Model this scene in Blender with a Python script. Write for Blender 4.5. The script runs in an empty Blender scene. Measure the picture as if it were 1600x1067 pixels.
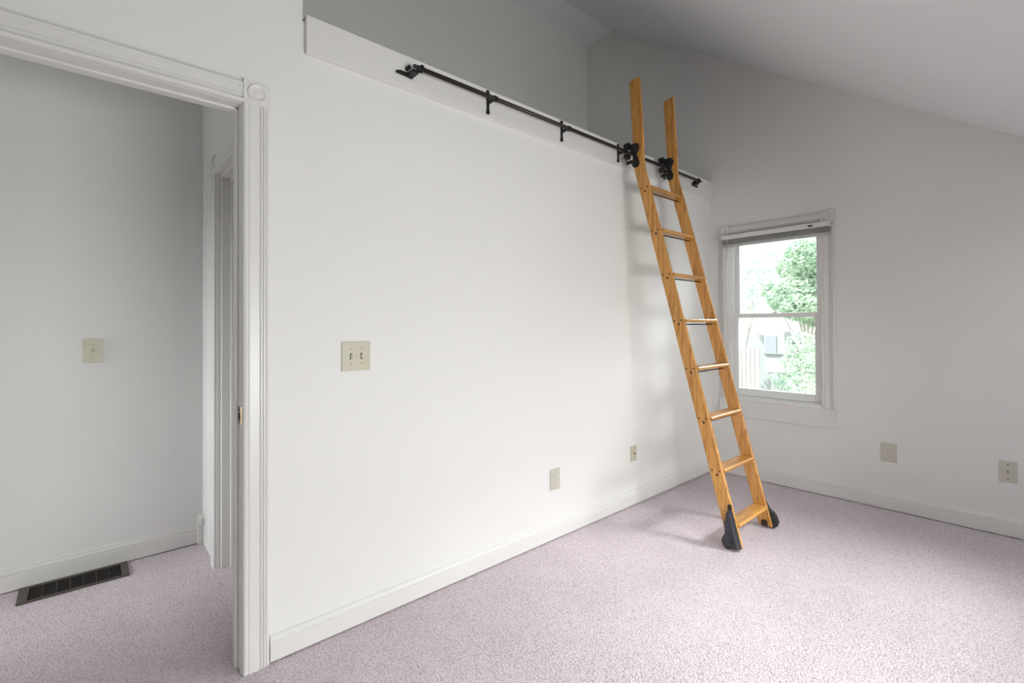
import bpy, bmesh, math, random
from math import sin, cos, pi, radians
from mathutils import Vector, Matrix

random.seed(7)
scene = bpy.context.scene
COL = scene.collection

# ------------------------------------------------------------------ camera, world, lights, exposure
YAW, PITCH, ROLL = radians(42.173), radians(0.557), radians(-0.283)
FOCAL, CX, CY = 754.2, 809.8, 501.4
CAM = Vector((0.0, -1.968, 1.25))
fwd = Vector((sin(YAW) * cos(PITCH), cos(YAW) * cos(PITCH), sin(PITCH)))
rgt0 = Vector((cos(YAW), -sin(YAW), 0.0))
up0 = rgt0.cross(fwd)
rgt = rgt0 * cos(ROLL) + up0 * sin(ROLL)
upv = up0 * cos(ROLL) - rgt0 * sin(ROLL)
cd = bpy.data.cameras.new('camera')
cam = bpy.data.objects.new('camera', cd)
COL.objects.link(cam)
m = Matrix((rgt, upv, -fwd)).transposed().to_4x4()
m.translation = CAM
cam.matrix_world = m
cd.sensor_fit = 'HORIZONTAL'
cd.sensor_width = 36.0
cd.lens = FOCAL / 1600.0 * 36.0
cd.shift_x = (800.0 - CX) / 1600.0
cd.shift_y = (CY - 533.5) / 1600.0
cd.clip_start = 0.02
cd.clip_end = 200
scene.camera = cam

world = bpy.data.worlds.new('world')
scene.world = world
world.use_nodes = True
wn = world.node_tree
bg = wn.nodes['Background']
bg.inputs['Color'].default_value = (0.93, 0.97, 1.0, 1)
bg.inputs['Strength'].default_value = 2.8

scene.view_settings.view_transform = 'Standard'
scene.view_settings.look = 'None'
scene.view_settings.gamma = 1
scene.view_settings.use_curve_mapping = False
scene.view_settings.exposure = 0.0


def area(name, loc, direction, sx, sy, power, color):
    ld = bpy.data.lights.new(name, 'AREA')
    ld.shape = 'RECTANGLE'
    ld.size, ld.size_y = sx, sy
    ld.energy = power
    ld.color = color
    o = bpy.data.objects.new(name, ld)
    COL.objects.link(o)
    o.location = loc
    o.rotation_euler = Vector(direction).to_track_quat('-Z', 'Y').to_euler()
    return o


# daylight at the corner window, plus fill through unseen openings placed for light
area('daylight_window_corner', (5.30, -0.42, 2.95), (-1, -0.05, -1.1), 1.5, 1.3, 420, (1.0, 0.985, 1.0))
area('fill_front_window', (1.15, -3.68, 0.85), (0.12, 1, 0.30), 1.5, 0.95, 96, (1.0, 0.98, 0.955))  # added fill at an unseen front window, lifts back wall and ceiling
area('fill_roof_window', (4.6, -4.65, 4.5), (-2.0, 3.35, -4.4), 1.2, 0.9, 385, (0.965, 0.98, 1.0))  # added beam through an unseen roof opening, brightens carpet and lower wall
sl = bpy.data.lights.new('garden_fill_sun', 'SUN')     # added lamp to brighten the garden foliage, angled to miss the room
sl.energy = 6.5
sl.angle = radians(3)
sl.color = (1.0, 0.99, 0.95)
so = bpy.data.objects.new('garden_fill_sun', sl)
COL.objects.link(so)
so.rotation_euler = Vector((0.8, -0.42, -1.0)).to_track_quat('-Z', 'Y').to_euler()
area('daylight_window_hall', (-2.68, 0.88, 1.3), (1, 0, -0.1), 0.35, 1.3, 10, (1.0, 0.985, 0.96))
area('daylight_window_hall_sky', (-4.2, 0.85, 2.2), (1, 0.0, -0.25), 0.4, 0.6, 185, (0.95, 0.97, 1.0))

# ------------------------------------------------------------------ node helpers / materials


def mat(name, base=(0.8, 0.8, 0.8), rough=0.5, metal=0.0, spec=0.5):
    mt = bpy.data.materials.new(name)
    mt.use_nodes = True
    b = mt.node_tree.nodes['Principled BSDF']
    b.inputs['Base Color'].default_value = (*base, 1)
    b.inputs['Roughness'].default_value = rough
    b.inputs['Metallic'].default_value = metal
    b.inputs['Specular IOR Level'].default_value = spec
    return mt


def nodes(mt):
    return mt.node_tree.nodes, mt.node_tree.links, mt.node_tree.nodes['Principled BSDF']


def noise(n, l, vec, scale, detail=2.0, rough=0.5):
    t = n.new('ShaderNodeTexNoise')
    t.inputs['Scale'].default_value = scale
    t.inputs['Detail'].default_value = detail
    t.inputs['Roughness'].default_value = rough
    if vec is not None:
        l.new(vec, t.inputs['Vector'])
    return t


def ramp(n, l, fac, stops):
    r = n.new('ShaderNodeValToRGB')
    e = r.color_ramp.elements
    while len(e) < len(stops):
        e.new(0.5)
    for i, (p, c) in enumerate(stops):
        e[i].position = p
        e[i].color = (*c, 1)
    l.new(fac, r.inputs['Fac'])
    return r


def bump(n, l, b, height, strength, dist):
    k = n.new('ShaderNodeBump')
    k.inputs['Strength'].default_value = strength
    k.inputs['Distance'].default_value = dist
    l.new(height, k.inputs['Height'])
    l.new(k.outputs['Normal'], b.inputs['Normal'])
    return k


def paint(name, c, rough=0.55, bscale=220, bstr=0.05, spec=0.35):
    mt = mat(name, c, rough, spec=spec)
    n, l, b = nodes(mt)
    tc = n.new('ShaderNodeTexCoord')
    t = noise(n, l, tc.outputs['Object'], bscale, 3)
    bump(n, l, b, t.outputs['Fac'], bstr, 0.002)
    t2 = noise(n, l, tc.outputs['Object'], 1.3, 3)
    r = ramp(n, l, t2.outputs['Fac'], [(0.3, tuple(x * 0.985 for x in c)), (0.7, c)])
    l.new(r.outputs['Color'], b.inputs['Base Color'])
    return mt


M_WALL = paint('wall_paint', (0.82, 0.81, 0.795), 0.6)
M_CEIL = paint('ceiling_paint', (0.87, 0.895, 0.90), 0.75)
M_TRIM = paint('trim_paint', (0.775, 0.76, 0.74), 0.33, 90, 0.02, 0.5)
M_FRAME = paint('window_paint', (0.84, 0.85, 0.845), 0.3, 60, 0.01, 0.5)


def carpet():
    mt = mat('carpet', (0.5, 0.45, 0.47), 0.95, spec=0.1)
    n, l, b = nodes(mt)
    tc = n.new('ShaderNodeTexCoord')
    o = tc.outputs['Object']
    v = n.new('ShaderNodeTexVoronoi')
    v.inputs['Scale'].default_value = 150
    v.inputs['Randomness'].default_value = 1.0
    warp = noise(n, l, o, 60, 2)
    mixv = n.new('ShaderNodeMixRGB')
    mixv.blend_type = 'ADD'
    mixv.inputs['Fac'].default_value = 0.004
    l.new(o, mixv.inputs['Color1'])
    l.new(warp.outputs['Color'], mixv.inputs['Color2'])
    l.new(mixv.outputs['Color'], v.inputs['Vector'])
    t = noise(n, l, mixv.outputs['Color'], 135, 3, 0.6)
    big = noise(n, l, o, 5.0, 4, 0.6)
    r = ramp(n, l, t.outputs['Fac'], [(0.30, (0.35, 0.278, 0.308)), (0.47, (0.645, 0.545, 0.595)), (0.66, (0.76, 0.66, 0.715))])
    r2 = ramp(n, l, big.outputs['Fac'], [(0.3, (0.93, 0.92, 0.90)), (0.7, (1.0, 1.0, 1.0))])
    mx = n.new('ShaderNodeMixRGB')
    mx.blend_type = 'MULTIPLY'
    mx.inputs['Fac'].default_value = 1
    l.new(r.outputs['Color'], mx.inputs['Color1'])
    l.new(r2.outputs['Color'], mx.inputs['Color2'])
    l.new(mx.outputs['Color'], b.inputs['Base Color'])
    add = n.new('ShaderNodeMath')
    add.operation = 'SUBTRACT'
    l.new(t.outputs['Fac'], add.inputs[0])
    l.new(v.outputs['Distance'], add.inputs[1])
    bump(n, l, b, add.outputs[0], 0.7, 0.005)
    b.inputs['Sheen Weight'].default_value = 0.25
    b.inputs['Sheen Roughness'].default_value = 0.6
    return mt


M_CARPET = carpet()


def oak(name, axis):
    """golden oak; axis = 'Z' (side rails, leaning) or 'X' (treads)"""
    mt = mat(name, (0.5, 0.26, 0.08), 0.38, spec=0.5)
    n, l, b = nodes(mt)
    tc = n.new('ShaderNodeTexCoord')
    mp = n.new('ShaderNodeMapping')
    l.new(tc.outputs['Object'], mp.inputs['Vector'])
    if axis == 'Z':
        mp.inputs['Rotation'].default_value = (radians(-14.8), 0, 0)
        mp.inputs['Scale'].default_value = (1.0, 1.0, 0.11)
    else:
        mp.inputs['Scale'].default_value = (0.075, 1.0, 1.0)
    v = mp.outputs['Vector']
    w = n.new('ShaderNodeTexWave')
    w.wave_type = 'BANDS'
    w.bands_direction = 'Y' if axis == 'Z' else 'Y'
    w.inputs['Scale'].default_value = 7.5
    w.inputs['Distortion'].default_value = 16
    w.inputs['Detail'].default_value = 3
    w.inputs['Detail Scale'].default_value = 1.6
    w.inputs['Detail Roughness'].default_value = 0.62
    l.new(v, w.inputs['Vector'])
    fine = noise(n, l, v, 190, 4, 0.6)
    broad = noise(n, l, v, 7, 2)
    r = ramp(n, l, w.outputs['Fac'], [(0.02, (0.50, 0.225, 0.045)), (0.22, (0.62, 0.30, 0.068)), (0.8, (0.68, 0.345, 0.09))])
    r2 = ramp(n, l, fine.outputs['Fac'], [(0.35, (0.60, 0.50, 0.42)), (0.50, (1, 1, 1))])
    r3 = ramp(n, l, broad.outputs['Fac'], [(0.3, (0.86, 0.82, 0.78)), (0.7, (1.06, 1.05, 1.02))])
    m1 = n.new('ShaderNodeMixRGB'); m1.blend_type = 'MULTIPLY'; m1.inputs['Fac'].default_value = 0.6
    l.new(r.outputs['Color'], m1.inputs['Color1']); l.new(r2.outputs['Color'], m1.inputs['Color2'])
    m2 = n.new('ShaderNodeMixRGB'); m2.blend_type = 'MULTIPLY'; m2.inputs['Fac'].default_value = 1
    l.new(m1.outputs['Color'], m2.inputs['Color1']); l.new(r3.outputs['Color'], m2.inputs['Color2'])
    l.new(m2.outputs['Color'], b.inputs['Base Color'])
    bump(n, l, b, fine.outputs['Fac'], 0.08, 0.001)
    b.inputs['Coat Weight'].default_value = 0.25
    b.inputs['Coat Roughness'].default_value = 0.2
    return mt


M_OAKZ = oak('oak_rail', 'Z')
M_OAKX = oak('oak_tread', 'X')


def iron():
    mt = mat('black_iron', (0.018, 0.018, 0.02), 0.42, 0.35, 0.5)
    n, l, b = nodes(mt)
    tc = n.new('ShaderNodeTexCoord')
    t = noise(n, l, tc.outputs['Object'], 180, 3)
    bump(n, l, b, t.outputs['Fac'], 0.25, 0.0008)
    r = ramp(n, l, t.outputs['Fac'], [(0.3, (0.32, 0.32, 0.32)), (0.7, (0.55, 0.55, 0.55))])
    l.new(r.outputs['Color'], b.inputs['Roughness'])
    return mt


def plastic(name, c, rough=0.35):
    mt = mat(name, c, rough)
    n, l, b = nodes(mt)
    tc = n.new('ShaderNodeTexCoord')
    t = noise(n, l, tc.outputs['Object'], 40, 2)
    r = ramp(n, l, t.outputs['Fac'], [(0.3, tuple(x * 0.97 for x in c)), (0.7, c)])
    l.new(r.outputs['Color'], b.inputs['Base Color'])
    return mt


M_IRON = iron()
M_STEEL = mat('dark_bronze_tube', (0.05, 0.043, 0.038), 0.38, 0.7)
M_HOLE = plastic('dark_plug', (0.03, 0.015, 0.01), 0.6)
M_IVORY = plastic('ivory_plastic', (0.58, 0.55, 0.43))
M_ALMOND = plastic('almond_plastic', (0.60, 0.58, 0.50))
M_WHITEPL = plastic('white_plastic', (0.80, 0.80, 0.77))
M_BROWN = plastic('brown_steel', (0.075, 0.055, 0.045), 0.45)
M_BROWN2 = plastic('brown_divider', (0.035, 0.027, 0.023), 0.6)
M_CAST = mat('cast_wheel_cover', (0.042, 0.044, 0.052), 0.36, 0.2)
M_DARK = plastic('duct_dark', (0.012, 0.009, 0.008), 0.8)
M_BRASS = mat('aged_brass', (0.42, 0.33, 0.18), 0.35, 0.9)
M_SOCKET = plastic('socket_almond', (0.68, 0.66, 0.58))
M_GREYPL = plastic('blind_slat_grey', (0.56, 0.56, 0.55), 0.4)


def glass():
    mt = bpy.data.materials.new('window_glass')
    mt.use_nodes = True
    n, l = mt.node_tree.nodes, mt.node_tree.links
    n.remove(n['Principled BSDF'])
    out = [x for x in n if x.type == 'OUTPUT_MATERIAL'][0]
    t = n.new('ShaderNodeBsdfTransparent')
    t.inputs['Color'].default_value = (0.96, 0.98, 0.97, 1)
    g = n.new('ShaderNodeBsdfGlossy')
    g.inputs['Roughness'].default_value = 0.02
    fr = n.new('ShaderNodeFresnel')
    fr.inputs['IOR'].default_value = 1.45
    mx = n.new('ShaderNodeMixShader')
    l.new(fr.outputs['Fac'], mx.inputs['Fac'])
    l.new(t.outputs['BSDF'], mx.inputs[1])
    l.new(g.outputs['BSDF'], mx.inputs[2])
    l.new(mx.outputs['Shader'], out.inputs['Surface'])
    return mt


M_GLASS = glass()

# ------------------------------------------------------------------ mesh helpers


def link(name, bm, material, parent=None, smooth=False, bevel=0.0, seg=2, origin=None):
    bmesh.ops.recalc_face_normals(bm, faces=bm.faces)
    if origin is not None:
        bmesh.ops.translate(bm, verts=bm.verts, vec=-Vector(origin))
    me = bpy.data.meshes.new(name)
    bm.to_mesh(me)
    bm.free()
    mats = material if isinstance(material, (list, tuple)) else [material]
    for q in mats:
        me.materials.append(q)
    if smooth:
        for p in me.polygons:
            p.use_smooth = True
    o = bpy.data.objects.new(name, me)
    COL.objects.link(o)
    if origin is not None:
        o.location = origin
    if parent is not None:
        o.parent = parent
    if bevel:
        md = o.modifiers.new('bevel', 'BEVEL')
        md.width = bevel
        md.segments = seg
        md.limit_method = 'ANGLE'
        md.angle_limit = radians(35)
    return o


def box(bm, x0, x1, y0, y1, z0, z1):
    c = [(x0, y0, z0), (x1, y0, z0), (x1, y1, z0), (x0, y1, z0), (x0, y0, z1), (x1, y0, z1), (x1, y1, z1), (x0, y1, z1)]
    v = [bm.verts.new(p) for p in c]
    for f in ((0, 3, 2, 1), (4, 5, 6, 7), (0, 1, 5, 4), (1, 2, 6, 5), (2, 3, 7, 6), (3, 0, 4, 7)):
        bm.faces.new([v[i] for i in f])


def prism(bm, pts, a0, a1, axis):
    """pts 2D polygon extruded along axis ('X': pts=(y,z); 'Y': pts=(x,z); 'Z': pts=(x,y))"""
    def P(p, a):
        return {'X': (a, p[0], p[1]), 'Y': (p[0], a, p[1]), 'Z': (p[0], p[1], a)}[axis]
    A = [bm.verts.new(P(p, a0)) for p in pts]
    B = [bm.verts.new(P(p, a1)) for p in pts]
    n = len(pts)
    bm.faces.new(A)
    bm.faces.new(B[::-1])
    for i in range(n):
        bm.faces.new([A[i], B[i], B[(i + 1) % n], A[(i + 1) % n]])


def cyl(bm, p0, p1, r, seg=20, r1=None, caps=True):
    p0, p1 = Vector(p0), Vector(p1)
    d = (p1 - p0).normalized()
    a = d.orthogonal().normalized()
    b = d.cross(a)
    r1 = r if r1 is None else r1
    A = [bm.verts.new(p0 + (a * cos(2 * pi * i / seg) + b * sin(2 * pi * i / seg)) * r) for i in range(seg)]
    B = [bm.verts.new(p1 + (a * cos(2 * pi * i / seg) + b * sin(2 * pi * i / seg)) * r1) for i in range(seg)]
    for i in range(seg):
        bm.faces.new([A[i], A[(i + 1) % seg], B[(i + 1) % seg], B[i]])
    if caps:
        bm.faces.new(A[::-1])
        bm.faces.new(B)


def lathe(bm, c, axis, prof, seg=32):
    """prof: list of (radius, offset along axis); c centre"""
    c, d = Vector(c), Vector(axis).normalized()
    a = d.orthogonal().normalized()
    b = d.cross(a)
    rings = []
    for r, h in prof:
        if r < 1e-6:
            rings.append([bm.verts.new(c + d * h)])
        else:
            rings.append([bm.verts.new(c + d * h + (a * cos(2 * pi * i / seg) + b * sin(2 * pi * i / seg)) * r) for i in range(seg)])
    for R, S in zip(rings, rings[1:]):
        for i in range(seg):
            j = (i + 1) % seg
            if len(R) == 1 and len(S) == 1:
                continue
            if len(R) == 1:
                bm.faces.new([R[0], S[j], S[i]])
            elif len(S) == 1:
                bm.faces.new([R[i], R[j], S[0]])
            else:
                bm.faces.new([R[i], R[j], S[j], S[i]])


def structure(name, bm, material, **k):
    o = link(name, bm, material, **k)
    if k.get('parent') is None:
        o['kind'] = 'structure'
    return o


def tag(o, label, cat, group=None):
    o['label'] = label
    o['category'] = cat
    if group:
        o['group'] = group
    return o


def empty(name, loc, label, cat, group=None):
    o = bpy.data.objects.new(name, None)
    COL.objects.link(o)
    o.location = loc
    o.empty_display_size = 0.1
    return tag(o, label, cat, group)


def reparent(o, p):
    """keep world placement of a mesh built in world coordinates"""
    o.parent = p
    o.matrix_parent_inverse = Matrix.Translation(-Vector(p.location))


def part(name, bm, material, root, **k):
    o = link(name, bm, material, **k)
    reparent(o, root)
    return o


# ------------------------------------------------------------------ dimensions
L = 4.032          # right wall plane (X)
DH = 1.362         # hall far wall / loft back wall plane (Y)
WT = 0.11          # thickness of the ladder wall
XL, YN = -1.8, -3.4
SL = 0.667
EX = 0.527         # hall end wall plane (X)


def zc(y):
    return 4.257 + SL * (y - 1.022) if y < 1.022 else 4.262


# ------------------------------------------------------------------ room shell
bm = bmesh.new()
box(bm, -2.6, 4.2, -3.6, 1.6, -0.12, 0.0)
structure('floor', bm, M_CARPET)

bm = bmesh.new()   # ladder wall with the doorway and the open loft above
box(bm, XL - 0.8, -0.40, 0, WT, 0, 2.07)
box(bm, 0.45, L, 0, WT, 0, 2.07)
box(bm, XL - 0.8, L, 0, WT, 2.07, 2.455)
box(bm, XL - 0.8, 0.60, 0, WT, 2.455, 2.86)
box(bm, 0.60, 0.644, 0, WT, 2.455, 2.86)
prism(bm, [(XL, 2.86), (0.644, 2.86), (0.644, 3.60), (XL, 3.60)], 0, WT, 'Y')
structure('wall_back', bm, M_WALL)

W1 = (-0.838, -0.162, 0.652, 1.985)      # photographed window: y0,y1,z0,z1
XO = L + 0.15
bm = bmesh.new()
prism(bm, [(W1[1], 0), (1.5, 0), (1.5, 4.30), (1.022, 4.30), (W1[1], zc(W1[1]) + .04)], L, XO, 'X')
prism(bm, [(W1[0], 0), (W1[1], 0), (W1[1], W1[2]), (W1[0], W1[2])], L, XO, 'X')
prism(bm, [(W1[0], W1[3]), (W1[1], W1[3]), (W1[1], zc(W1[1]) + .04), (W1[0], zc(W1[0]) + .04)], L, XO, 'X')
prism(bm, [(YN, 0), (W1[0], 0), (W1[0], zc(W1[0]) + .04), (YN, zc(YN) + .04)], L, XO, 'X')
structure('wall_right', bm, M_WALL)

bm = bmesh.new()   # low wall behind the camera with a wide low opening added to let fill light in
W3 = (0.2, 2.1, 0.38, 1.22)
zk = zc(YN) + 0.03
box(bm, XL, W3[0], YN - .12, YN, 0, zk)
box(bm, W3[1], L, YN - .12, YN, 0, zk)
box(bm, W3[0], W3[1], YN - .12, YN, 0, W3[2])
box(bm, W3[0], W3[1], YN - .12, YN, W3[3], zk)
structure('wall_front', bm, M_WALL)

bm = bmesh.new()
prism(bm, [(YN, 0), (0, 0), (0, zc(0) + .03), (YN, zc(YN) + .03)], XL - .12, XL, 'X')
structure('wall_left', bm, M_WALL)

bm = bmesh.new()   # sloping ceiling with the flat strip over the loft
SKY = (1.30, 3.85, -3.05, -2.20)          # opening added behind the camera for fill light: x0,x1,y0,y1


def slab(x0, x1, y0, y1):
    prism(bm, [(y0, zc(y0)), (y1, zc(y1)), (y1, zc(y1) + .15), (y0, zc(y0) + .15)], x0, x1, 'X')


slab(-2.2, XO, YN - .15, SKY[2])
slab(-2.2, SKY[0], SKY[2], SKY[3])
slab(SKY[1], XO, SKY[2], SKY[3])
prism(bm, [(SKY[3], zc(SKY[3])), (1.022, 4.257), (1.6, 4.262), (1.6, 4.40), (1.0, 4.40), (SKY[3], zc(SKY[3]) + .15)], -2.2, XO, 'X')
structure('ceiling', bm, M_CEIL)

bm = bmesh.new()
box(bm, -2.6, EX + .115, DH, DH + .12, 0, 2.80)
structure('wall_hall', bm, M_WALL)
bm = bmesh.new()
box(bm, EX + .115, L, DH, DH + .12, 2.40, 4.33)
structure('wall_loft_back', bm, M_WALL)
bm = bmesh.new()
box(bm, EX, EX + .115, WT, DH + .12, 2.455, 4.33)
structure('wall_loft_left', bm, M_WALL)
bm = bmesh.new()
box(bm, EX, L, WT, DH + .12, 2.40, 2.455)
structure('floor_loft', bm, M_WALL)
bm = bmesh.new()
box(bm, -2.6, EX, WT, DH + .12, 2.80, 2.86)
structure('ceiling_hall', bm, M_CEIL)

# hall end wall (faces the doorway) with its own door
D2 = (0.16, 0.957, 2.055)     # opening y0, y1, top
bm = bmesh.new()
box(bm, EX, EX + .115, D2[1], DH, 0, 2.40)
box(bm, EX, EX + .115, WT, D2[0], 0, 2.40)
box(bm, EX, EX + .115, D2[0], D2[1], D2[2], 2.40)
structure('wall_hall_end', bm, M_WALL)

bm = bmesh.new()   # hall start wall with an unseen window, narrowed to steer light along the hall
HX = -2.5
box(bm, HX - .1, HX, WT, 0.70, 0, 2.80)
box(bm, HX - .1, HX, 1.06, DH, 0, 2.80)
box(bm, HX - .1, HX, 0.70, 1.06, 0, 0.65)
box(bm, HX - .1, HX, 0.70, 1.06, 1.95, 2.80)
structure('wall_hall_start', bm, M_WALL)

# ------------------------------------------------------------------ baseboards


def base_profile(h):
    return [(0, 0.007), (0.014, 0.007), (0.014, h * 0.70), (0.011, h * 0.725), (0.0135, h * 0.76), (0.0125, h * 0.86), (0.008, h * 0.93), (0.009, h * 0.965), (0.006, h), (0, h)]


def baseboard(name, p0, p1, normal, h):
    p0, p1, nrm = Vector(p0), Vector(p1), Vector(normal)
    bm = bmesh.new()
    A, B = [], []
    for d, z in base_profile(h):
        A.append(bm.verts.new((p0.x + nrm.x * d, p0.y + nrm.y * d, z)))
        B.append(bm.verts.new((p1.x + nrm.x * d, p1.y + nrm.y * d, z)))
    bm.faces.new(A)
    bm.faces.new(B[::-1])
    k = len(A)
    for i in range(k):
        bm.faces.new([A[i], B[i], B[(i + 1) % k], A[(i + 1) % k]])
    return structure(name, bm, M_TRIM)


baseboard('baseboard_back', (0.5235, 0, 0), (L, 0, 0), (0, -1, 0), 0.100)
baseboard('baseboard_right', (L, YN, 0), (L, 0, 0), (-1, 0, 0), 0.112)
baseboard('baseboard_hall', (HX, DH, 0), (EX, DH, 0), (0, -1, 0), 0.110)
baseboard('baseboard_left', (XL, YN, 0), (XL, 0, 0), (1, 0, 0), 0.105)

# little block where the hall baseboard dies at the corner
bm = bmesh.new()
prism(bm, [(0.5, 0), (EX, 0), (EX, 0.172), (0.5, 0.172)], DH - 0.032, DH, 'Y')
box(bm, 0.505, EX, DH - 0.072, DH - 0.032, 0.118, 0.168)
structure('trim_2', bm, M_TRIM, bevel=0.003)

# loft edge board
bm = bmesh.new()
box(bm, 0.6515, L, -0.022, 0.03, 2.325, 2.474)
box(bm, 0.6515, L, 0.0, 0.10, 2.4551, 2.474)
structure('trim_1', bm, M_TRIM, bevel=0.002)

# ------------------------------------------------------------------ doorway (door_1)


def loop_frame(bm, prof, x_out0, x_out1, ztop, plane, sign, swap=False):
    pass


def casing_profile(w):
    """(across, proud) from the opening edge outward"""
    t = 0.018
    f = w / 0.088
    return [(0, 0), (0, t * .72), (0.003, t * .95), (0.008, t * 1.1), (0.0125, t * .95), (0.0145, t * .72), (0.018 * f, t * .80), (0.021 * f, t * .95),
            (0.052 * f, t * .95), (0.055 * f, t * .65), (0.058 * f, t * .95), (0.062 * f, t * .95), (0.065 * f, t * .62), (0.068 * f, t * .95),
            (0.072 * f, t * .95), (0.075 * f, t * .62), (0.078 * f, t * .85), (0.081 * f, t * .8), (0.088 * f, t * .5), (0.088 * f, 0)]


def head_profile(w):
    t = 0.018
    return [(0, 0), (0, t * .8), (0.004, t * 1.15), (0.012, t * 1.2), (0.0165, t * .8), (0.020, t * .55), (0.0235, t * .95), (0.028, t * .98),
            (0.031, t * .72), (0.034, t * .98), (0.060, t * .98), (0.063, t * .85), (0.066, t * .98), (w - .014, t * .95), (w - .006, t * .55), (w, t * .45), (w, 0)]


def rosette(c, axis, half, r=0.033):
    """square corner block with a turned bullseye"""
    bm = bmesh.new()
    c = Vector(c)
    ax = Vector(axis)
    u = Vector((0, 0, 1)).cross(ax)
    t = 0.021
    pts = []
    for s in (0, 1):
        for a, b2 in ((-1, -1), (1, -1), (1, 1), (-1, 1)):
            pts.append(bm.verts.new(c + u * a * half + Vector((0, 0, b2 * half)) + ax * (t * s)))
    for f in ((0, 1, 2, 3), (4, 5, 6, 7), (0, 1, 5, 4), (1, 2, 6, 5), (2, 3, 7, 6), (3, 0, 4, 7)):
        bm.faces.new([pts[i] for i in f])
    lathe(bm, c + ax * t, ax, [(r, -0.001), (r, 0.003), (r * .9, 0.006), (r * .78, 0.0045), (r * .70, 0.0008), (r * .62, -0.0004), (r * .34, 0.0002), (r * .26, 0.0022), (r * .12, 0.0034), (0, 0.0036)])
    return bm


X0, X1, ZT = -0.366, 0.430, 2.060
bm = bmesh.new()          # jambs and head lining with a stop strip
box(bm, X1, 0.45, 0.0, WT + .002, 0, ZT + .01)
box(bm, -0.40, X0, 0.0, WT + .002, 0, ZT + .01)
box(bm, X0, X1, 0.0, WT + .002, ZT + .002, 2.07)
box(bm, X1 - .009, X1, 0.048, 0.085, 0, ZT + .002)
box(bm, X0, X0 + .009, 0.048, 0.085, 0, ZT + .002)
box(bm, X0, X1, 0.048, 0.085, ZT - .006, ZT + .002)
door1 = structure('door_1', bm, M_TRIM, bevel=0.0015)

for side in (1, -1):
    bm = bmesh.new()
    xo = X1 + 0.003 if side == 1 else X0 - 0.003
    prism(bm, [(xo + side * a, -p) for a, p in casing_profile(0.088)], 0, ZT + .002, 'Z')
    link('casing', bm, M_TRIM, parent=door1)
    link('corner_block', rosette((xo + side * 0.044, 0, ZT + 0.046), (0, -1, 0), 0.0445), M_TRIM, parent=door1)
bm = bmesh.new()
prism(bm, [(-p, ZT + .003 + a) for a, p in head_profile(0.086)], X0 - .002, X1 + .002, 'X')
link('head_casing', bm, M_TRIM, parent=door1)

bm = bmesh.new()
box(bm, X1 - .0015, X1 + .001, 0.0, 0.036, 0.896, 0.962)
sp = link('strike_plate', bm, M_BRASS, parent=door1)
sp['label'] = 'small brass strike plate'
bm = bmesh.new()
box(bm, X1 - .0022, X1 - .001, 0.010, 0.028, 0.912, 0.936)
box(bm, X1 - .0022, X1 - .001, 0.014, 0.022, 0.945, 0.952)
box(bm, X1 - .0022, X1 - .001, 0.030, 0.0345, 0.90, 0.958)
link('latch_hole', bm, M_DARK, parent=sp)

# ------------------------------------------------------------------ hall side door (door_2)


def opening_strip(bm, y_in, x0, x1, step, zt):
    """vertical strip at both jambs and across the head, standing `step` into the opening"""
    box(bm, x0, x1, D2[1] - step, D2[1] + .001, 0, zt)
    box(bm, x0, x1, D2[0] - .001, D2[0] + step, 0, zt)
    box(bm, x0, x1, D2[0] + step, D2[1] - step, zt - step, zt)


bm = bmesh.new()
opening_strip(bm, 0, EX - .002, EX + .112, 0.010, D2[2] + .004)
opening_strip(bm, 0, EX + .016, EX + .112, 0.030, D2[2] + .004)
opening_strip(bm, 0, EX + .054, EX + .075, 0.050, D2[2] + .004)
door2 = structure('door_2', bm, M_TRIM, bevel=0.001)
for s, y in ((1, D2[1] - .006), (-1, D2[0] + .006)):
    bm = bmesh.new()
    prism(bm, [(EX - p, y + s * a) for a, p in casing_profile(0.086)], 0, D2[2] + .002, 'Z')
    link('casing', bm, M_TRIM, parent=door2)
    link('corner_block', rosette((EX, y + s * .044, D2[2] + .046), (-1, 0, 0), 0.044, 0.03), M_TRIM, parent=door2)
bm = bmesh.new()
prism(bm, [(EX - p, D2[2] - .004 + a) for a, p in head_profile(0.088)], D2[0] + .007, D2[1] - .007, 'Y')
link('head_casing', bm, M_TRIM, parent=door2)
bm = bmesh.new()
box(bm, EX + .0755, EX + .11, D2[0] + .031, D2[1] - .031, 0.008, D2[2] - .028)
lf = link('leaf', bm, M_TRIM, parent=door2)
bm = bmesh.new()
for zz in ((0.2, 0.85), (1.0, 1.9)):
    for yy in ((0.26, 0.53), (0.60, 0.86)):
        box(bm, EX + .071, EX + .0757, yy[0], yy[1], zz[0], zz[1])
link('panel', bm, M_TRIM, parent=lf, bevel=0.004)

# ------------------------------------------------------------------ windows


def sash(name, parent, y0, y1, z0, z1, xf, st, top, bot, depth=0.035):
    """sash frame in plane xf (room face); returns object with a glass child"""
    bm = bmesh.new()
    box(bm, xf, xf + depth, y0, y0 + st, z0, z1)
    box(bm, xf, xf + depth, y1 - st, y1, z0, z1)
    box(bm, xf, xf + depth, y0 + st, y1 - st, z0, z0 + bot)
    box(bm, xf, xf + depth, y0 + st, y1 - st, z1 - top, z1)
    o = link(name, bm, M_FRAME, parent=parent, bevel=0.003)
    g = bmesh.new()
    box(g, xf + depth * .5, xf + depth * .5 + .004, y0 + st - .004, y1 - st + .004, z0 + bot - .004, z1 - top + .004)
    link('glass_pane', g, M_GLASS, parent=o)
    return o


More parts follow.
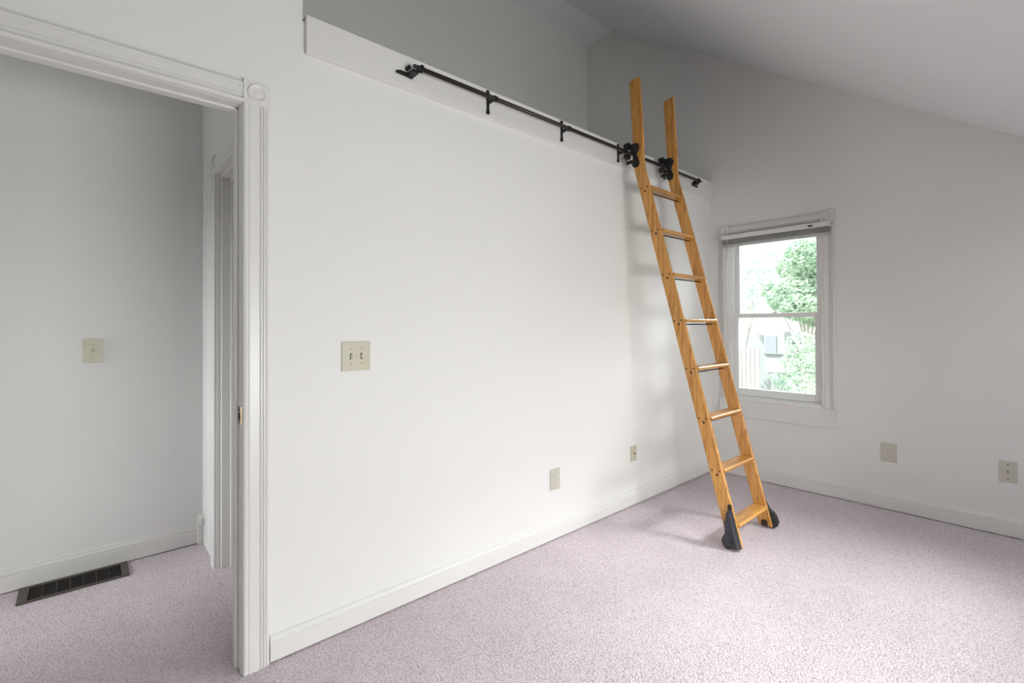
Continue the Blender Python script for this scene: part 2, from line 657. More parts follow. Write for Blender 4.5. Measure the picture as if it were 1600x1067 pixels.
def room_window(name, W, zmid, casing=True, apron_z=None):
    y0, y1, z0, z1 = W
    bm = bmesh.new()               # lining of the opening
    box(bm, L - .001, XO, y1 - .012, y1, z0, z1)
    box(bm, L - .001, XO, y0, y0 + .012, z0, z1)
    box(bm, L - .001, XO, y0 + .012, y1 - .012, z1 - .012, z1)
    box(bm, L - .001, XO + .03, y0 + .012, y1 - .012, z0 - .002, z0 + .012)
    # parting strips that form the tracks
    for yy, s in ((y1 - .012, -1), (y0 + .012, 1)):
        a, b_ = sorted((yy, yy + s * .010))
        box(bm, L + .012, L + .022, a, b_, z0 + .012, z1 - .012)
        box(bm, L + .0605, L + .067, a, b_, z0 + .012, z1 - .012)
    w = structure(name, bm, M_FRAME)
    sash('lower_sash', w, y0 + .014, y1 - .014, z0 + .013, zmid + .010, L + .024, 0.040, 0.036, 0.058)
    sash('upper_sash', w, y0 + .014, y1 - .014, zmid - .025, z1 - .013, L + .0685, 0.038, 0.04, 0.034)
    bm = bmesh.new()
    lathe(bm, (L + .045, (y0 + y1) / 2, zmid + .010), (0, 0, 1), [(0.0, 0.012), (.012, .012), (.016, .006), (.016, 0)], 16)
    link('sash_lock', bm, M_WHITEPL, parent=w)
    cw = 0.088
    for s, yy in ((1, y1), (-1, y0)):
        bm = bmesh.new()
        prism(bm, [(L - p, yy + s * (a - .002)) for a, p in casing_profile(cw)], z0 - .018, z1 + .003, 'Z')
        link('casing', bm, M_TRIM, parent=w)
        link('corner_block', rosette((L, yy + s * .043, z1 + .047), (-1, 0, 0), 0.0442, 0.03), M_TRIM, parent=w)
    bm = bmesh.new()
    prism(bm, [(L - p, z1 + .003 + a) for a, p in head_profile(0.087)], y0 + .001, y1 - .001, 'Y')
    link('head_casing', bm, M_TRIM, parent=w)
    bm = bmesh.new()
    box(bm, L - .019, L - .0005, y0 - .088, y1 + .088, z0 - .156, z0 - .019)
    link('apron', bm, M_TRIM, parent=w, bevel=0.002)
    bm = bmesh.new()
    box(bm, L - .022, L + .001, y0 - .0, y1 + .0, z0 - .0185, z0 + .001)
    link('sill', bm, M_FRAME, parent=w, bevel=0.002)
    return w


room_window('window_1', W1, 1.33)

bm = bmesh.new()   # unseen wide low window, added behind the camera for its light
for a, b_, c, d in ((W3[0], W3[0] + .05, W3[2], W3[3]), (W3[1] - .05, W3[1], W3[2], W3[3]), (W3[0] + .05, W3[1] - .05, W3[2], W3[2] + .05),
                    (W3[0] + .05, W3[1] - .05, W3[3] - .05, W3[3]), (0.80, 0.84, W3[2] + .05, W3[3] - .05), (1.44, 1.48, W3[2] + .05, W3[3] - .05)):
    box(bm, a, b_, YN - .09, YN - .03, c, d)
w3 = structure('window_fill_front', bm, M_FRAME)
bm = bmesh.new()
box(bm, W3[0] + .04, W3[1] - .04, YN - .062, YN - .058, W3[2] + .04, W3[3] - .04)
link('glass_pane', bm, M_GLASS, parent=w3)

bm = bmesh.new()   # unseen roof window, added in the slope to brighten the carpet


def slope_box(x0, x1, y0, y1, d0, d1):
    prism(bm, [(y0, zc(y0) + d0), (y1, zc(y1) + d0), (y1, zc(y1) + d1), (y0, zc(y0) + d1)], x0, x1, 'X')


sx0, sx1, sy0, sy1 = SKY
slope_box(sx0, sx0 + .05, sy0, sy1, .04, .17)
slope_box(sx1 - .05, sx1, sy0, sy1, .04, .17)
slope_box(sx0 + .05, sx1 - .05, sy0, sy0 + .05, .04, .17)
slope_box(sx0 + .05, sx1 - .05, sy1 - .05, sy1, .04, .17)
slope_box((sx0 + sx1) / 2 - .03, (sx0 + sx1) / 2 + .03, sy0 + .05, sy1 - .05, .04, .17)
w5 = structure('window_fill_roof', bm, M_FRAME)
bm = bmesh.new()
slope_box(sx0 + .04, sx1 - .04, sy0 + .04, sy1 - .04, .10, .104)
link('glass_pane', bm, M_GLASS, parent=w5)

bm = bmesh.new()   # unseen hall window, its opening sized for the beam it lets in
for a, b_, c, d in ((0.70, 0.72, .65, 1.95), (1.04, 1.06, .65, 1.95), (.72, 1.04, .65, .68), (.72, 1.04, 1.92, 1.95), (.72, 1.04, 1.28, 1.31)):
    box(bm, HX - .08, HX - .03, a, b_, c, d)
w4 = structure('window_3', bm, M_FRAME)
bm = bmesh.new()
box(bm, HX - .057, HX - .053, .715, 1.045, .675, 1.925)
link('glass_pane', bm, M_GLASS, parent=w4)

# ------------------------------------------------------------------ venetian blind drawn up over window_1
blind = empty('window_blind', (L - .045, -.50, 1.90), 'white horizontal slat blind pulled all the way up at the window head', 'blind')
BY0, BY1 = -0.912, -0.118
bm = bmesh.new()
prism(bm, [(-.0, 0)] and [(L - .062, 1.955), (L - .022, 1.955), (L - .022, 1.992), (L - .062, 1.992), (L - .064, 1.988), (L - .064, 1.959)], BY0 + .004, BY1 - .004, 'Y')
hr = part('headrail', bm, M_WHITEPL, blind, bevel=0.0015)
for yy in (BY0, BY1 - .004):
    bm = bmesh.new()
    box(bm, L - .066, L - .019, yy, yy + .004, 1.950, 1.995)
    part('mounting_bracket', bm, M_WHITEPL, blind)
bm = bmesh.new()
box(bm, L - .066, L - .064, -.802, -.772, 1.966, 1.976)
hc = part('tilter_mark', bm, M_DARK, hr)
bm = bmesh.new()
for i in range(16):
    z = 1.917 + i * 0.0023
    dx = random.uniform(-.001, .001)
    prism(bm, [(L - .060 + dx, z), (L - .042 + dx, z + .0014), (L - .024 + dx, z), (L - .024 + dx, z + .0009), (L - .042 + dx, z + .0023), (L - .060 + dx, z + .0009)], BY0 + .006, BY1 - .006, 'Y')
part('slat_stack', bm, M_GREYPL, blind)
bm = bmesh.new()
box(bm, L - .058, L - .026, BY0 + .008, BY1 - .008, 1.892, 1.914)
part('bottom_rail', bm, M_GREYPL, blind, bevel=0.003)
bm = bmesh.new()
cyl(bm, (L - .070, -.170, 0.98), (L - .070, -.170, 1.935), 0.0046, 8)
cyl(bm, (L - .070, -.170, 1.93), (L - .060, -.170, 1.962), 0.0022, 8)
part('tilt_wand', bm, M_WHITEPL, blind, smooth=True)
for yy in (-.235, -.80):
    bm = bmesh.new()
    cyl(bm, (L - .0635, yy, 1.892), (L - .0635, yy, 1.958), 0.0012, 6)
    part('ladder_cord', bm, M_WHITEPL, blind)

# ------------------------------------------------------------------ library ladder
LX0, LT = 2.700, 0.022      # outer face of left rail, thickness
RX0 = 3.122                 # inner face of right rail
ladder = empty('library_ladder', (2.92, -0.78, 0.0), 'golden oak rolling library ladder leaning from the carpet up to the black wall rail', 'ladder')


def yc(z):
    """centre line of the side rails (Y) at height z, with the bend near the top"""
    lo = -0.2075 - 0.2665 * (2.14 - z)
    hi = -0.165 + 0.062 * (z - 2.33) - 0.004
    if z < 2.16:
        return lo
    if z > 2.46:
        return hi
    t = (z - 2.16) / 0.30
    t2 = t * t * (3 - 2 * t)
    return lo * (1 - t2) + hi * t2


def side_rail(x0):
    bm = bmesh.new()
    hw = 0.0385
    zs = [0.012 + i * (2.16 - .012) / 6 for i in range(6)] + [2.16 + i * .025 for i in range(13)] + [2.60, 2.74, 2.875]
    back, front = [], []
    for i, z in enumerate(zs):
        zb, zf = z, z
        if i == 0:
            zb, zf = 0.012, 0.012
        if i == len(zs) - 1:
            zb, zf = 2.868, 2.882
        back.append((yc(zb) + hw, zb))
        front.append((yc(zf) - hw, zf))
    pts = front + back[::-1]
    A = [bm.verts.new((x0, *p)) for p in pts]
    B = [bm.verts.new((x0 + LT, *p)) for p in pts]
    n = len(pts)
    k = len(front)
    for i in range(k - 1):
        a, b_, c, d = i, i + 1, n - 2 - i, n - 1 - i
        bm.faces.new([A[a], A[b_], A[c], A[d]])
        bm.faces.new([B[a], B[d], B[c], B[b_]])
    for i in range(n):
        bm.faces.new([A[i], B[i], B[(i + 1) % n], A[(i + 1) % n]])
    return bm


treads = [2.140 - 0.288 * i for i in range(8)]
for x0 in (LX0, RX0):
    r = part('side_rail', side_rail(x0), M_OAKZ, ladder, bevel=0.004, seg=3)
    xo = x0 - .0006 if x0 == LX0 else x0 + LT + .0006
    for z in treads[:7] if x0 == LX0 else treads:
        bm = bmesh.new()
        s = -1 if x0 == LX0 else 1
        for dy, dz, rr in ((-.023, .001, .0052), (.023, -.001, .0052), (-.007, -.022, .0072)):
            c = Vector((xo, yc(z) + dy, z + dz))
            cyl(bm, c, c - Vector((s * .003, 0, 0)), rr, 14)
        q = part('screw_plug', bm, M_HOLE, ladder)
        q.parent = r
        q.matrix_parent_inverse = Matrix.Identity(4)

for z in treads:
    bm = bmesh.new()
    y0, y1 = yc(z) - .0385 - .010, yc(z) + .0385
    x0, x1 = LX0 + LT - .0005, RX0 + .0005
    h = .0095
    prof = [(y1, z - h), (y1, z + h), (y0 + .008, z + h), (y0 + .002, z + h * .65), (y0, z), (y0 + .002, z - h * .65), (y0 + .008, z - h)]
    prism(bm, prof, x0, x1, 'X')
    part('tread', bm, M_OAKX, ladder, bevel=0.0015)
    bm = bmesh.new()
    cyl(bm, (x0, yc(z) - .007, z - .0235), (x1, yc(z) - .007, z - .0235), 0.0038, 12)
    rd = part('support_rod', bm, M_IRON, ladder, smooth=True)
    rd['label'] = 'thin dark steel rod under the tread'


def lobed_plate(bm, x0, x1, cy, cz, flip=1):
    """figure-of-eight iron plate lying on a rail face"""
    pts = []
    N = 18
    for i in range(N + 1):          # upper lobe
        a = radians(-50 + 280 * i / N)
        pts.append((cy + flip * .034 * cos(a), cz + .050 + .034 * sin(a)))
    pts.append((cy + flip * (-.014), cz + .006))
    for i in range(N + 1):
        a = radians(140 + 260 * i / N)
        pts.append((cy + flip * (-.006 + .027 * cos(a)), cz - .048 + .030 * sin(a)))
    pts.append((cy + flip * .012, cz + .006))
    prism(bm, pts, x0, x1, 'X')


def top_roller(xf, s):
    """rail carriage fixed on a rail face at x=xf, standing off in direction s"""
    cy, cz = -0.141, 2.362
    bm = bmesh.new()
    lobed_plate(bm, *sorted((xf, xf + s * .009)), cy, cz)
    lathe(bm, (xf + s * .009, cy - .002, cz + .050), (s, 0, 0), [(.026, -.001), (.026, .006), (.022, .009), (.010, .010), (0, .010)], 24)
    lathe(bm, (xf + s * .009, cy - .008, cz - .048), (s, 0, 0), [(.019, -.001), (.019, .006), (.015, .009), (0, .009)], 24)
    rt = part('rail_carriage', bm, M_IRON, ladder, bevel=0.001)
    xa, xb = sorted((xf + s * .001, xf + s * .012))
    for d0, y1_, za, zb in ((.012, -.052, .052, .082), (.006, -.056, -.046, -.022)):   # arms reaching back over the rail
        bm = bmesh.new()
        box(bm, xa, xb, cy + d0, y1_ - .022, cz + za, cz + zb)
        q = part('bracket_arm', bm, M_IRON, ladder, bevel=0.003)
        q.parent = rt
        q.matrix_parent_inverse = Matrix.Identity(4)
    for (dx, zc_, r) in ((.004, 2.4365, .0245), (.004, 2.3685, .0215)):
        bm = bmesh.new()
        lathe(bm, (xf + s * (dx + .004), -.1015, zc_), (0, 1, 0), [(0, 0), (.008, 0), (.010, .002), (r, .002), (r, .008), (r * .86, .012), (r * .86, .020), (r, .024), (r, .030), (.010, .030), (.008, .033), (0, .033)], 28)
        q = part('roller_wheel', bm, M_IRON, ladder, smooth=False, bevel=0.001)
        q.parent = rt
        q.matrix_parent_inverse = Matrix.Identity(4)


top_roller(LX0, -1)
top_roller(RX0, -1)


def foot(xa, xb, s, flip):
    """iron wheel cover beside a rail foot; flip=1 bulges to the wall, -1 into the room"""
    # profile as (offset from rail centre line, z); + is towards the wall
    prof = [(-.040, .212), (-.022, .216), (-.016, .200), (-.014, .172), (.012, .158), (.016, .145), (.018, .112), (.026, .085), (.045, .062), (.060, .040),
            (.062, .022), (.052, .008), (.034, .002), (.010, .002), (-.012, .010), (-.040, .016)]
    bm = bmesh.new()
    pts = []
    for d, z in prof:
        pts.append((yc(z) + flip * d, z))
    if flip < 0:
        prof = [(-.036, .016), (-.036, .170), (-.010, .185), (.010, .172), (.024, .150), (.034, .125), (.044, .108), (.064, .096), (.074, .076), (.076, .040), (.062, .018), (.040, .003), (.010, .002), (-.012, .010)]
        pts = [(yc(z) - d, z) for d, z in prof]
    # graded layers give the cover its domed shoulder
    n = len(pts)
    cyy = sum(p[0] for p in pts) / n
    czz = sum(p[1] for p in pts) / n
    rings = []
    for k, (f, t) in enumerate(((1.0, 0.0), (1.0, .45), (.93, .75), (.80, .95), (.55, 1.0))):
        x = xa + (xb - xa) * t
        rings.append([bm.verts.new((x, cyy + (p[0] - cyy) * f, czz + (p[1] - czz) * (f if k < 3 else (f + 1) / 2))) for p in pts])
    bm.faces.new(rings[0])
    bm.faces.new(rings[-1][::-1])
    for R, S in zip(rings, rings[1:]):
        for i in range(n):
            bm.faces.new([R[i], R[(i + 1) % n], S[(i + 1) % n], S[i]])
    f_ = part('wheel_cover', bm, M_CAST, ladder, bevel=0.002)
    bm = bmesh.new()
    wy = yc(.032) + flip * .028
    xw = (xa + xb) / 2
    lathe(bm, (min(xa, xb) + .010, wy, .030), (1, 0, 0), [(0, 0), (.024, 0), (.030, .003), (.030, .017), (.024, .020), (0, .020)], 28)
    q = part('foot_wheel', bm, M_HOLE, ladder)
    q.parent = f_
    q.matrix_parent_inverse = Matrix.Identity(4)
    bm = bmesh.new()
    c = Vector((xb, yc(.045) - flip * .008, .048))
    lathe(bm, c, (s, 0, 0), [(.010, -.002), (.010, .002), (.006, .0045), (0, .005)], 16)
    q = part('axle_bolt', bm, M_IRON, ladder)
    q.parent = f_
    q.matrix_parent_inverse = Matrix.Identity(4)


foot(LX0, LX0 - .036, -1, 1)
foot(RX0 + LT, RX0 + LT + .036, 1, -1)
bm = bmesh.new()     # axle boss seen on the inside of the right rail foot
prism(bm, [(yc(.03) + .018, .013)] + [(yc(.03) + .000 + .018 * cos(radians(a)), .034 + .016 * sin(radians(a))) for a in range(0, 181, 15)] + [(yc(.03) - .018, .013)], RX0 - .004, RX0 + .0005, 'X')
part('axle_boss', bm, M_HOLE, ladder)
bm = bmesh.new()     # round-headed bolt above the left wheel cover
prism(bm, [(yc(.21) - .038, .206), (yc(.21) - .016, .206), (yc(.21) - .014, .226), (yc(.21) - .019, .240), (yc(.21) - .028, .244), (yc(.21) - .036, .238)], LX0 - .005, LX0 + .0005, 'X')
part('cover_tab', bm, M_HOLE, ladder, bevel=0.001)

# ------------------------------------------------------------------ wall rail
rail = empty('ladder_rail', (2.4, -0.07, 2.402), 'long thin black metal ladder rail mounted along the white loft edge board', 'rail')
bm = bmesh.new()
cyl(bm, (1.118, -.085, 2.402), (3.668, -.085, 2.402), 0.0105, 24)
part('tube', bm, M_STEEL, rail, smooth=True)
for x in (1.555, 2.115, 2.672, 3.25):
    bm = bmesh.new()
    prism(bm, [(x - .008, 2.343), (x + .008, 2.343), (x + .011, 2.352), (x + .006, 2.372), (x + .008, 2.402), (x + .006, 2.44), (x + .010, 2.458), (x + .007, 2.466), (x - .007, 2.466), (x - .010, 2.458), (x - .006, 2.44), (x - .008, 2.402), (x - .006, 2.372), (x - .011, 2.352)], -.0305, -.0215, 'Y')
    br = part('rail_bracket', bm, M_IRON, rail, bevel=0.0015)
    bm = bmesh.new()
    prism(bm, [(-.030, 2.392), (-.030, 2.412), (-.074, 2.407), (-.074, 2.397)], x - .006, x + .006, 'X')
    lathe(bm, (x - .010, -.085, 2.402), (1, 0, 0), [(.0106, 0), (.0145, 0), (.0145, .020), (.0106, .020)], 20)
    q = part('arm', bm, M_IRON, rail, bevel=0.001)
    q.parent = br
    q.matrix_parent_inverse = Matrix.Identity(4)
    for zz in (2.3525, 2.456):
        bm = bmesh.new()
        lathe(bm, (x, -.0305, zz), (0, -1, 0), [(.0055, 0), (.005, .0025), (0, .0035)], 12)
        q = part('screw', bm, M_IRON, rail)
        q.parent = br
        q.matrix_parent_inverse = Matrix.Identity(4)
for x, s in ((1.118, 1), (3.668, -1)):
    bm = bmesh.new()
    lathe(bm, (x + s * .012, -.085, 2.402), (-s, 0, 0), [(.0106, -.004), (.018, -.003), (.018, .006), (.011, .009), (.011, .022), (0, .024)], 24)
    lathe(bm, (x - s * .030, -.087, 2.402), (s, 0, 0), [(0, -.002), (.008, 0), (.008, .022)], 16)
    es = part('end_stop', bm, M_IRON, rail, bevel=0.0008)
    bm = bmesh.new()
    xa, xb = sorted((x - s * .085, x - s * .002))
    prism(bm, [(xa, 2.378), (xb, 2.374), (xb, 2.388), (xb - .012, 2.395), (xa + .02, 2.395), (xa, 2.388)], -.031, -.0215, 'Y')
    box(bm, x - .020 - (s - 1) * .01 - .01, x - .002 - (s - 1) * .01 + .004, -.078, -.028, 2.380, 2.395)
    cyl(bm, (x - s * .03, -.0225, 2.412), (x - s * .03, -.050, 2.412), .009, 16)
    q = part('end_bracket', bm, M_IRON, rail, bevel=0.002)
    q.parent = es
    q.matrix_parent_inverse = Matrix.Identity(4)

# ------------------------------------------------------------------ electrical plates


def wallframe(origin, normal):
    """local frame on a wall: u to the viewer's right, n out of the wall"""
    n = Vector(normal)
    u = Vector((0, 0, 1)).cross(n)
    return Vector(origin), u, Vector((0, 0, 1)), n


def fbox(bm, F, u0, u1, z0, z1, n0, n1):
    o, u, z, n = F
    v = []
    for nn in (n0, n1):
        for a, b_ in ((u0, z0), (u1, z0), (u1, z1), (u0, z1)):
            v.append(bm.verts.new(o + u * a + z * b_ + n * nn))
    for f in ((0, 1, 2, 3), (4, 5, 6, 7), (0, 1, 5, 4), (1, 2, 6, 5), (2, 3, 7, 6), (3, 0, 4, 7)):
        bm.faces.new([v[i] for i in f])


def plate_base(name, F, w, h, material, label, cat, t=0.006, group=None):
    o, u, z, n = F
    root = empty(name, o, label, cat, group)
    bm = bmesh.new()
    fbox(bm, F, -w / 2, w / 2, -h / 2, h / 2, 0, t)
    part('face_plate', bm, material, root, bevel=0.0025)
    return root


def screw(F, root, a, b_, t=0.006, material=None, r=0.0034):
    o, u, z, n = F
    bm = bmesh.new()
    c = o + u * a + z * b_ + n * t
    lathe(bm, c, n, [(r, -.001), (r, .0006), (r * .6, .0012), (0, .0013)], 12)
    part('screw', bm, material or M_BRASS, root)


def toggle(F, root, a, up=True, material=None):
    o, u, z, n = F
    bm = bmesh.new()
    fbox(bm, F, a - .0052, a + .0052, -.0125, .0125, .006, .0066)
    sl = part('toggle_slot', bm, M_DARK, root)
    bm = bmesh.new()
    s = 1 if up else -1
    pts = [(-.010, .006), (.010, .006), (s * .010 + .002, .017), (s * .010 - .003, .018)] if up else [(-.010, .006), (.010, .006), (-.007, .018), (-.012, .017)]
    A = [bm.verts.new(o + u * (a - .0038) + z * p[0] + n * p[1]) for p in pts]
    B = [bm.verts.new(o + u * (a + .0038) + z * p[0] + n * p[1]) for p in pts]
    bm.faces.new(A)
    bm.faces.new(B[::-1])
    for i in range(4):
        bm.faces.new([A[i], B[i], B[(i + 1) % 4], A[(i + 1) % 4]])
    part('toggle', bm, material or M_IVORY, root, bevel=0.0008)


def duplex(F, root, material):
    o, u, z, n = F
    for c in (.0195, -.0195):
        bm = bmesh.new()
        pts = [(.0165 * cos(radians(a)), c + max(-.0125, min(.0125, .0165 * sin(radians(a))))) for a in range(0, 360, 15)]
        A = [bm.verts.new(o + u * p[0] + z * p[1] + n * .0055) for p in pts]
        B = [bm.verts.new(o + u * p[0] + z * p[1] + n * .0078) for p in pts]
        bm.faces.new(A)
        bm.faces.new(B[::-1])
        for i in range(len(pts)):
            j = (i + 1) % len(pts)
            bm.faces.new([A[i], B[i], B[j], A[j]])
        sk = part('socket', bm, material, root)
        bm = bmesh.new()
        fbox(bm, F, -.0078, -.0050, c - .002, c + .0075, .0078, .0081)
        fbox(bm, F, .0050, .0078, c - .001, c + .0065, .0078, .0081)
        lathe(bm, o + u * 0 + z * (c - .0075) + n * .0078, n, [(.0028, 0), (.0028, .0003), (0, .0003)], 12)
        q = part('slot', bm, M_DARK, root)
        q.parent = sk
        q.matrix_parent_inverse = Matrix.Identity(4)
    screw(F, root, 0, 0, .006, material, .003)


def jack(F, root, material=None):
    o, u, z, n = F
    bm = bmesh.new()
    lathe(bm, o + n * .006, n, [(.0075, -.001), (.0075, .002), (.0048, .003), (.0048, .010), (.003, .010), (.003, .006), (0, .006)], 6)
    part('coax_jack', bm, material or M_BRASS, root)


F = wallframe((0.8585, 0, 1.125), (0, -1, 0))
p = plate_base('light_switch', F, 0.124, 0.122, M_IVORY, 'ivory double light switch plate on the white wall right of the doorway', 'light switch')
for a, up in ((-.023, False), (.023, True)):
    toggle(F, p, a, up)
    screw(F, p, a, .030)
    screw(F, p, a, -.030)

F = wallframe((0.046, DH, 1.132), (0, -1, 0))
p = plate_base('light_switch', F, 0.076, 0.120, M_IVORY, 'ivory single light switch on the hall wall seen through the doorway', 'light switch', t=0.008)
toggle(F, p, 0, True)
screw(F, p, 0, .030, .008)
screw(F, p, 0, -.030, .008)

F = wallframe((2.065, 0, 0.348), (0, -1, 0))
p = plate_base('wall_outlet', F, 0.080, 0.122, M_ALMOND, 'almond duplex power outlet low on the long white wall left of the ladder', 'outlet')
duplex(F, p, M_SOCKET)

F = wallframe((L, -1.2255, 0.385), (-1, 0, 0))
p = plate_base('wall_outlet', F, 0.086, 0.126, M_ALMOND, 'duplex power outlet on the right wall below and right of the window', 'outlet')
duplex(F, p, M_SOCKET)

F = wallframe((2.861, 0, 0.355), (0, -1, 0))
p = plate_base('cable_plate', F, 0.068, 0.104, M_IVORY, 'small narrow ivory cable jack plate on the long white wall beside the ladder', 'cable outlet')
jack(F, p)
screw(F, p, 0, .038)
screw(F, p, 0, -.038)

F = wallframe((L, -1.789, 0.380), (-1, 0, 0))
p = plate_base('cable_plate', F, 0.075, 0.122, M_ALMOND, 'beige cable jack plate at the far right end of the right wall', 'cable outlet')
jack(F, p)
screw(F, p, 0, .0415, material=M_STEEL)
screw(F, p, 0, -.0415, material=M_STEEL)
o_, u_, z_, n_ = F
bm = bmesh.new()
fbox(bm, F, .0375, .0405, -.05, .018, 0, .004)
part('caulk_smear', bm, M_WALL, p)

# ------------------------------------------------------------------ floor register in the hall
reg = empty('floor_register', (-0.02, 1.25, 0.0), 'dark brown metal floor vent set in the hall carpet against the baseboard', 'floor vent')
VX0, VX1, VY0, VY1 = -0.215, 0.186, 1.165, 1.344
bm = bmesh.new()
box(bm, VX0 + .02, VX1 - .02, VY0 + .01, VY1 - .01, 0.001, 0.004)
part('duct_opening', bm, M_DARK, reg)
bm = bmesh.new()
h = 0.010
box(bm, VX0, VX0 + .036, VY0, VY1, 0.0005, h)
box(bm, VX1 - .030, VX1, VY0, VY1, 0.0005, h)
box(bm, VX0 + .036, VX1 - .030, VY1 - .022, VY1, 0.0005, h)
box(bm, VX0 + .036, VX1 - .030, VY0, VY0 + .010, 0.0005, h)
part('register_frame', bm, M_BROWN, reg, bevel=0.002)
bm = bmesh.new()
n_sl = 7
for i in range(1, n_sl):
    x = VX0 + .036 + (VX1 - VX0 - .066) * i / n_sl
    box(bm, x - .002, x + .002, VY0 + .010, VY1 - .022, 0.004, h - .001)
part('divider', bm, M_BROWN2, reg)
bm = bmesh.new()
for i in range(14):
    y = VY0 + .018 + i * .0102
    prism(bm, [(y, .0042), (y + .0012, .0042), (y + .0052, .0080), (y + .0040, .0080)], VX0 + .036, VX1 - .030, 'X')
part('louver', bm, M_DARK, reg)

# ------------------------------------------------------------------ outside the window
M_GROUND = plastic('grass_ground', (0.10, 0.17, 0.07), 0.9)
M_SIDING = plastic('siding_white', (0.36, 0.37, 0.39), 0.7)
M_ROOF = plastic('roof_grey', (0.27, 0.30, 0.30), 0.8)
M_BARK = plastic('pale_bark', (0.55, 0.50, 0.47), 0.9)
M_PANE = plastic('dark_pane', (0.27, 0.29, 0.33), 0.2)
M_FENCE = plastic('pale_fence', (0.42, 0.38, 0.36), 0.8)


def leaf_mat(name, c1, c2):
    mt = mat(name, c1, 0.6, spec=0.3)
    n, l, b = nodes(mt)
    tc = n.new('ShaderNodeTexCoord')
    t = noise(n, l, tc.outputs['Object'], 2.2, 3)
    r = ramp(n, l, t.outputs['Fac'], [(0.35, c1), (0.65, c2)])
    l.new(r.outputs['Color'], b.inputs['Base Color'])
    out = [x for x in n if x.type == 'OUTPUT_MATERIAL'][0]
    tr = n.new('ShaderNodeBsdfTranslucent')
    l.new(r.outputs['Color'], tr.inputs['Color'])
    mx = n.new('ShaderNodeMixShader')
    mx.inputs['Fac'].default_value = 0.4
    l.new(b.outputs['BSDF'], mx.inputs[1])
    l.new(tr.outputs['BSDF'], mx.inputs[2])
    l.new(mx.outputs['Shader'], out.inputs['Surface'])
    return mt


M_LEAF = leaf_mat('leaf_green', (0.46, 0.60, 0.48), (0.56, 0.66, 0.53))
M_LEAF2 = leaf_mat('leaf_blue_green', (0.42, 0.56, 0.50), (0.50, 0.62, 0.50))

bm = bmesh.new()
box(bm, 4.4, 60, -30, 40, -3.3, -3.0)
g = structure('ground', bm, M_GROUND)


def tree(name, base, clumps, n, leaf, material, label, trunk_r=0.06, group=None):
    root = empty(name, base, label, 'tree', group)
    bm = bmesh.new()
    b = Vector(base)
    top = sum((Vector(c) for c, r in clumps), Vector()) / len(clumps)
    mid = (b + top) / 2 + Vector((.1, .1, 0))
    cyl(bm, b, mid, trunk_r, 10, trunk_r * .8)
    cyl(bm, mid, top, trunk_r * .8, 10, trunk_r * .4)
    for c, r in clumps:
        cyl(bm, mid.lerp(top, .4), Vector(c), trunk_r * .4, 8, trunk_r * .12)
    part('trunk', bm, M_BARK, root)
    bm = bmesh.new()
    for c, r in clumps:
        k = int(n * r * r)
        for _ in range(k):
            d = Vector((random.gauss(0, 1), random.gauss(0, 1), random.gauss(0, 1))).normalized() * r * random.uniform(.55, 1) ** .5
            d.z *= .8
            pc = Vector(c) + d
            u = Vector((random.gauss(0, 1), random.gauss(0, 1), random.gauss(0, .5))).normalized()
            w = u.orthogonal().normalized()
            w = Matrix.Rotation(random.uniform(0, 6.28), 3, u) @ w
            s = leaf * random.uniform(.6, 1.3)
            v = [bm.verts.new(pc - u * s), bm.verts.new(pc + w * s * .45), bm.verts.new(pc + u * s), bm.verts.new(pc - w * s * .45)]
            bm.faces.new(v)
    part('foliage', bm, material, root)
    return root


def ray(px, py, X):
    """point on the sight line of photo pixel (px,py) at distance X along the world X axis"""
    d = fwd + rgt * ((px - CX) / FOCAL) - upv * ((py - CY) / FOCAL)
    t = (X - CAM.x) / d.x
    return CAM + d * t


def C(px, py, X, r):
    return (tuple(ray(px, py, X)), r)


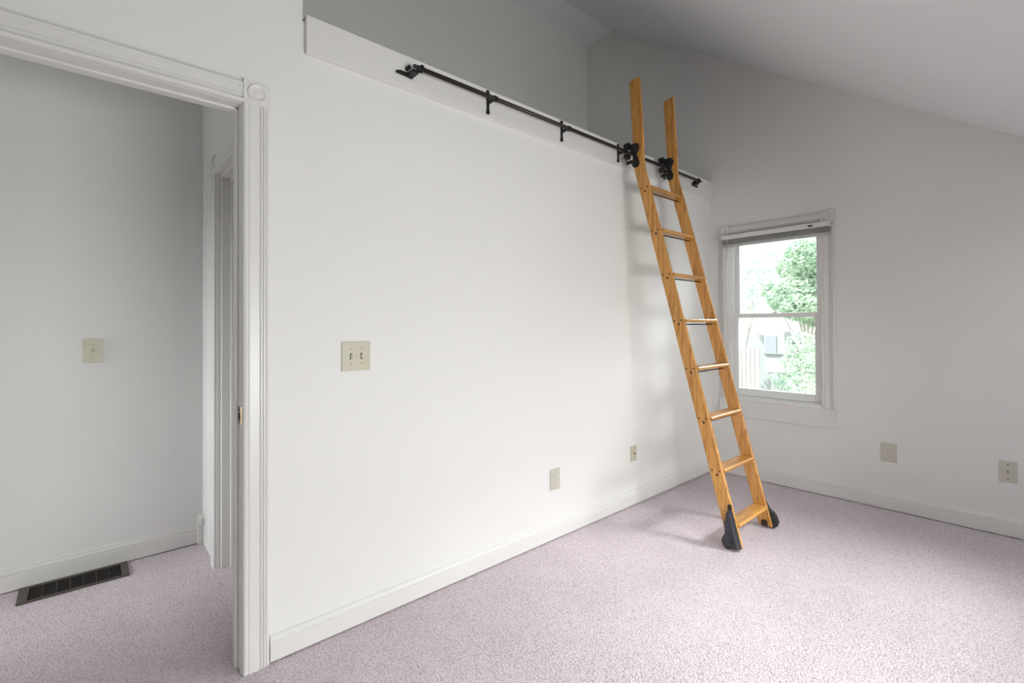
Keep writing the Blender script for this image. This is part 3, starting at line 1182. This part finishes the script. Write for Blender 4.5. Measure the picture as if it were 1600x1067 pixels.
tree('tree', (10.6, 0.9, -3.0), [C(1262, 400, 10, .42), C(1268, 440, 10.3, .4), C(1240, 455, 10, .36), C(1250, 480, 9.8, .32), C(1285, 480, 10.4, .5), C(1290, 400, 10.5, .6), C(1222, 470, 10.4, .28), C(1236, 420, 10.7, .28), C(1205, 455, 10.8, .22)],
     9000, .05, M_LEAF, 'tall leafy tree outside, filling the right of the upper window pane')
tree('bush', (8.6, 0.75, -3.0), [C(1252, 540, 8.4, .26), C(1262, 575, 8.2, .28), C(1240, 565, 8.5, .2), C(1256, 603, 8.0, .24), C(1285, 560, 8.4, .34), C(1238, 590, 8.3, .15)],
     6500, .035, M_LEAF, 'light green bush outside, filling the right of the lower window pane')
tree('shrub', (9.6, 1.5, -3.0), [C(1216, 592, 9.2, .13), C(1222, 600, 9.3, .14), C(1206, 588, 9.4, .07)], 9000, .03, M_LEAF2, 'small blue green shrub outside below the pale bay of the house')
tree('tree', (14.0, 4.4, -3.0), [C(1180, 440, 14, .5), C(1165, 470, 14.3, .35), C(1198, 410, 14.5, .4), C(1163, 560, 14.2, .25)], 1300, .06, M_LEAF2, 'thin faint tree far outside, behind the left of the upper window pane')

house = empty('neighbour_house', (15.5, 4.0, -3.0), 'pale neighbouring house seen hazily through the lower window pane', 'house')
a = ray(1150, 515, 15)
b2 = ray(1250, 515, 15)
zt_ = a.z - 0.05
bm = bmesh.new()
box(bm, 15.0, 19.0, b2.y - 3, a.y - .2, -3.0, zt_ - .1)
part('wall', bm, M_SIDING, house)
bm = bmesh.new()
box(bm, 14.8, 19.2, b2.y - 3.2, ray(1228, 515, 15).y, ray(1228, 535, 14.8).z, ray(1228, 520, 14.8).z)
part('roof', bm, M_ROOF, house)
bm = bmesh.new()
t0, t1 = ray(1194, 518, 14.2), ray(1226, 583, 14.2)
box(bm, 14.2, 15.0, t1.y, t0.y, t1.z, t0.z)
bay = part('bay', bm, M_SIDING, house)
bm = bmesh.new()
t0, t1 = ray(1196, 525, 14.17), ray(1213, 552, 14.17)
box(bm, 14.17, 14.2, t1.y, t0.y, t1.z, t0.z)
w_ = part('window', bm, M_PANE, house)
w_.parent = bay
w_.matrix_parent_inverse = Matrix.Identity(4)
bm = bmesh.new()
t0, t1 = ray(1193, 551, 14.14), ray(1227, 554, 14.14)
box(bm, 14.12, 14.2, t1.y, t0.y, t1.z, t0.z)
w_ = part('sill', bm, M_ROOF, house)
w_.parent = bay
w_.matrix_parent_inverse = Matrix.Identity(4)

fence = empty('garden_fence', (11.5, 3.2, -3.0), 'pale board fence outside at the lower left of the window', 'fence')
bm = bmesh.new()
f0, f1 = ray(1150, 545, 11.5), ray(1186, 545, 11.5)
k = 0
y = f1.y
while y < f0.y + .3:
    hgt = f1.z + random.uniform(-.05, .05)
    box(bm, 11.5, 11.53, y, y + .085, -3.0, hgt)
    y += .10
part('board', bm, M_FENCE, fence)
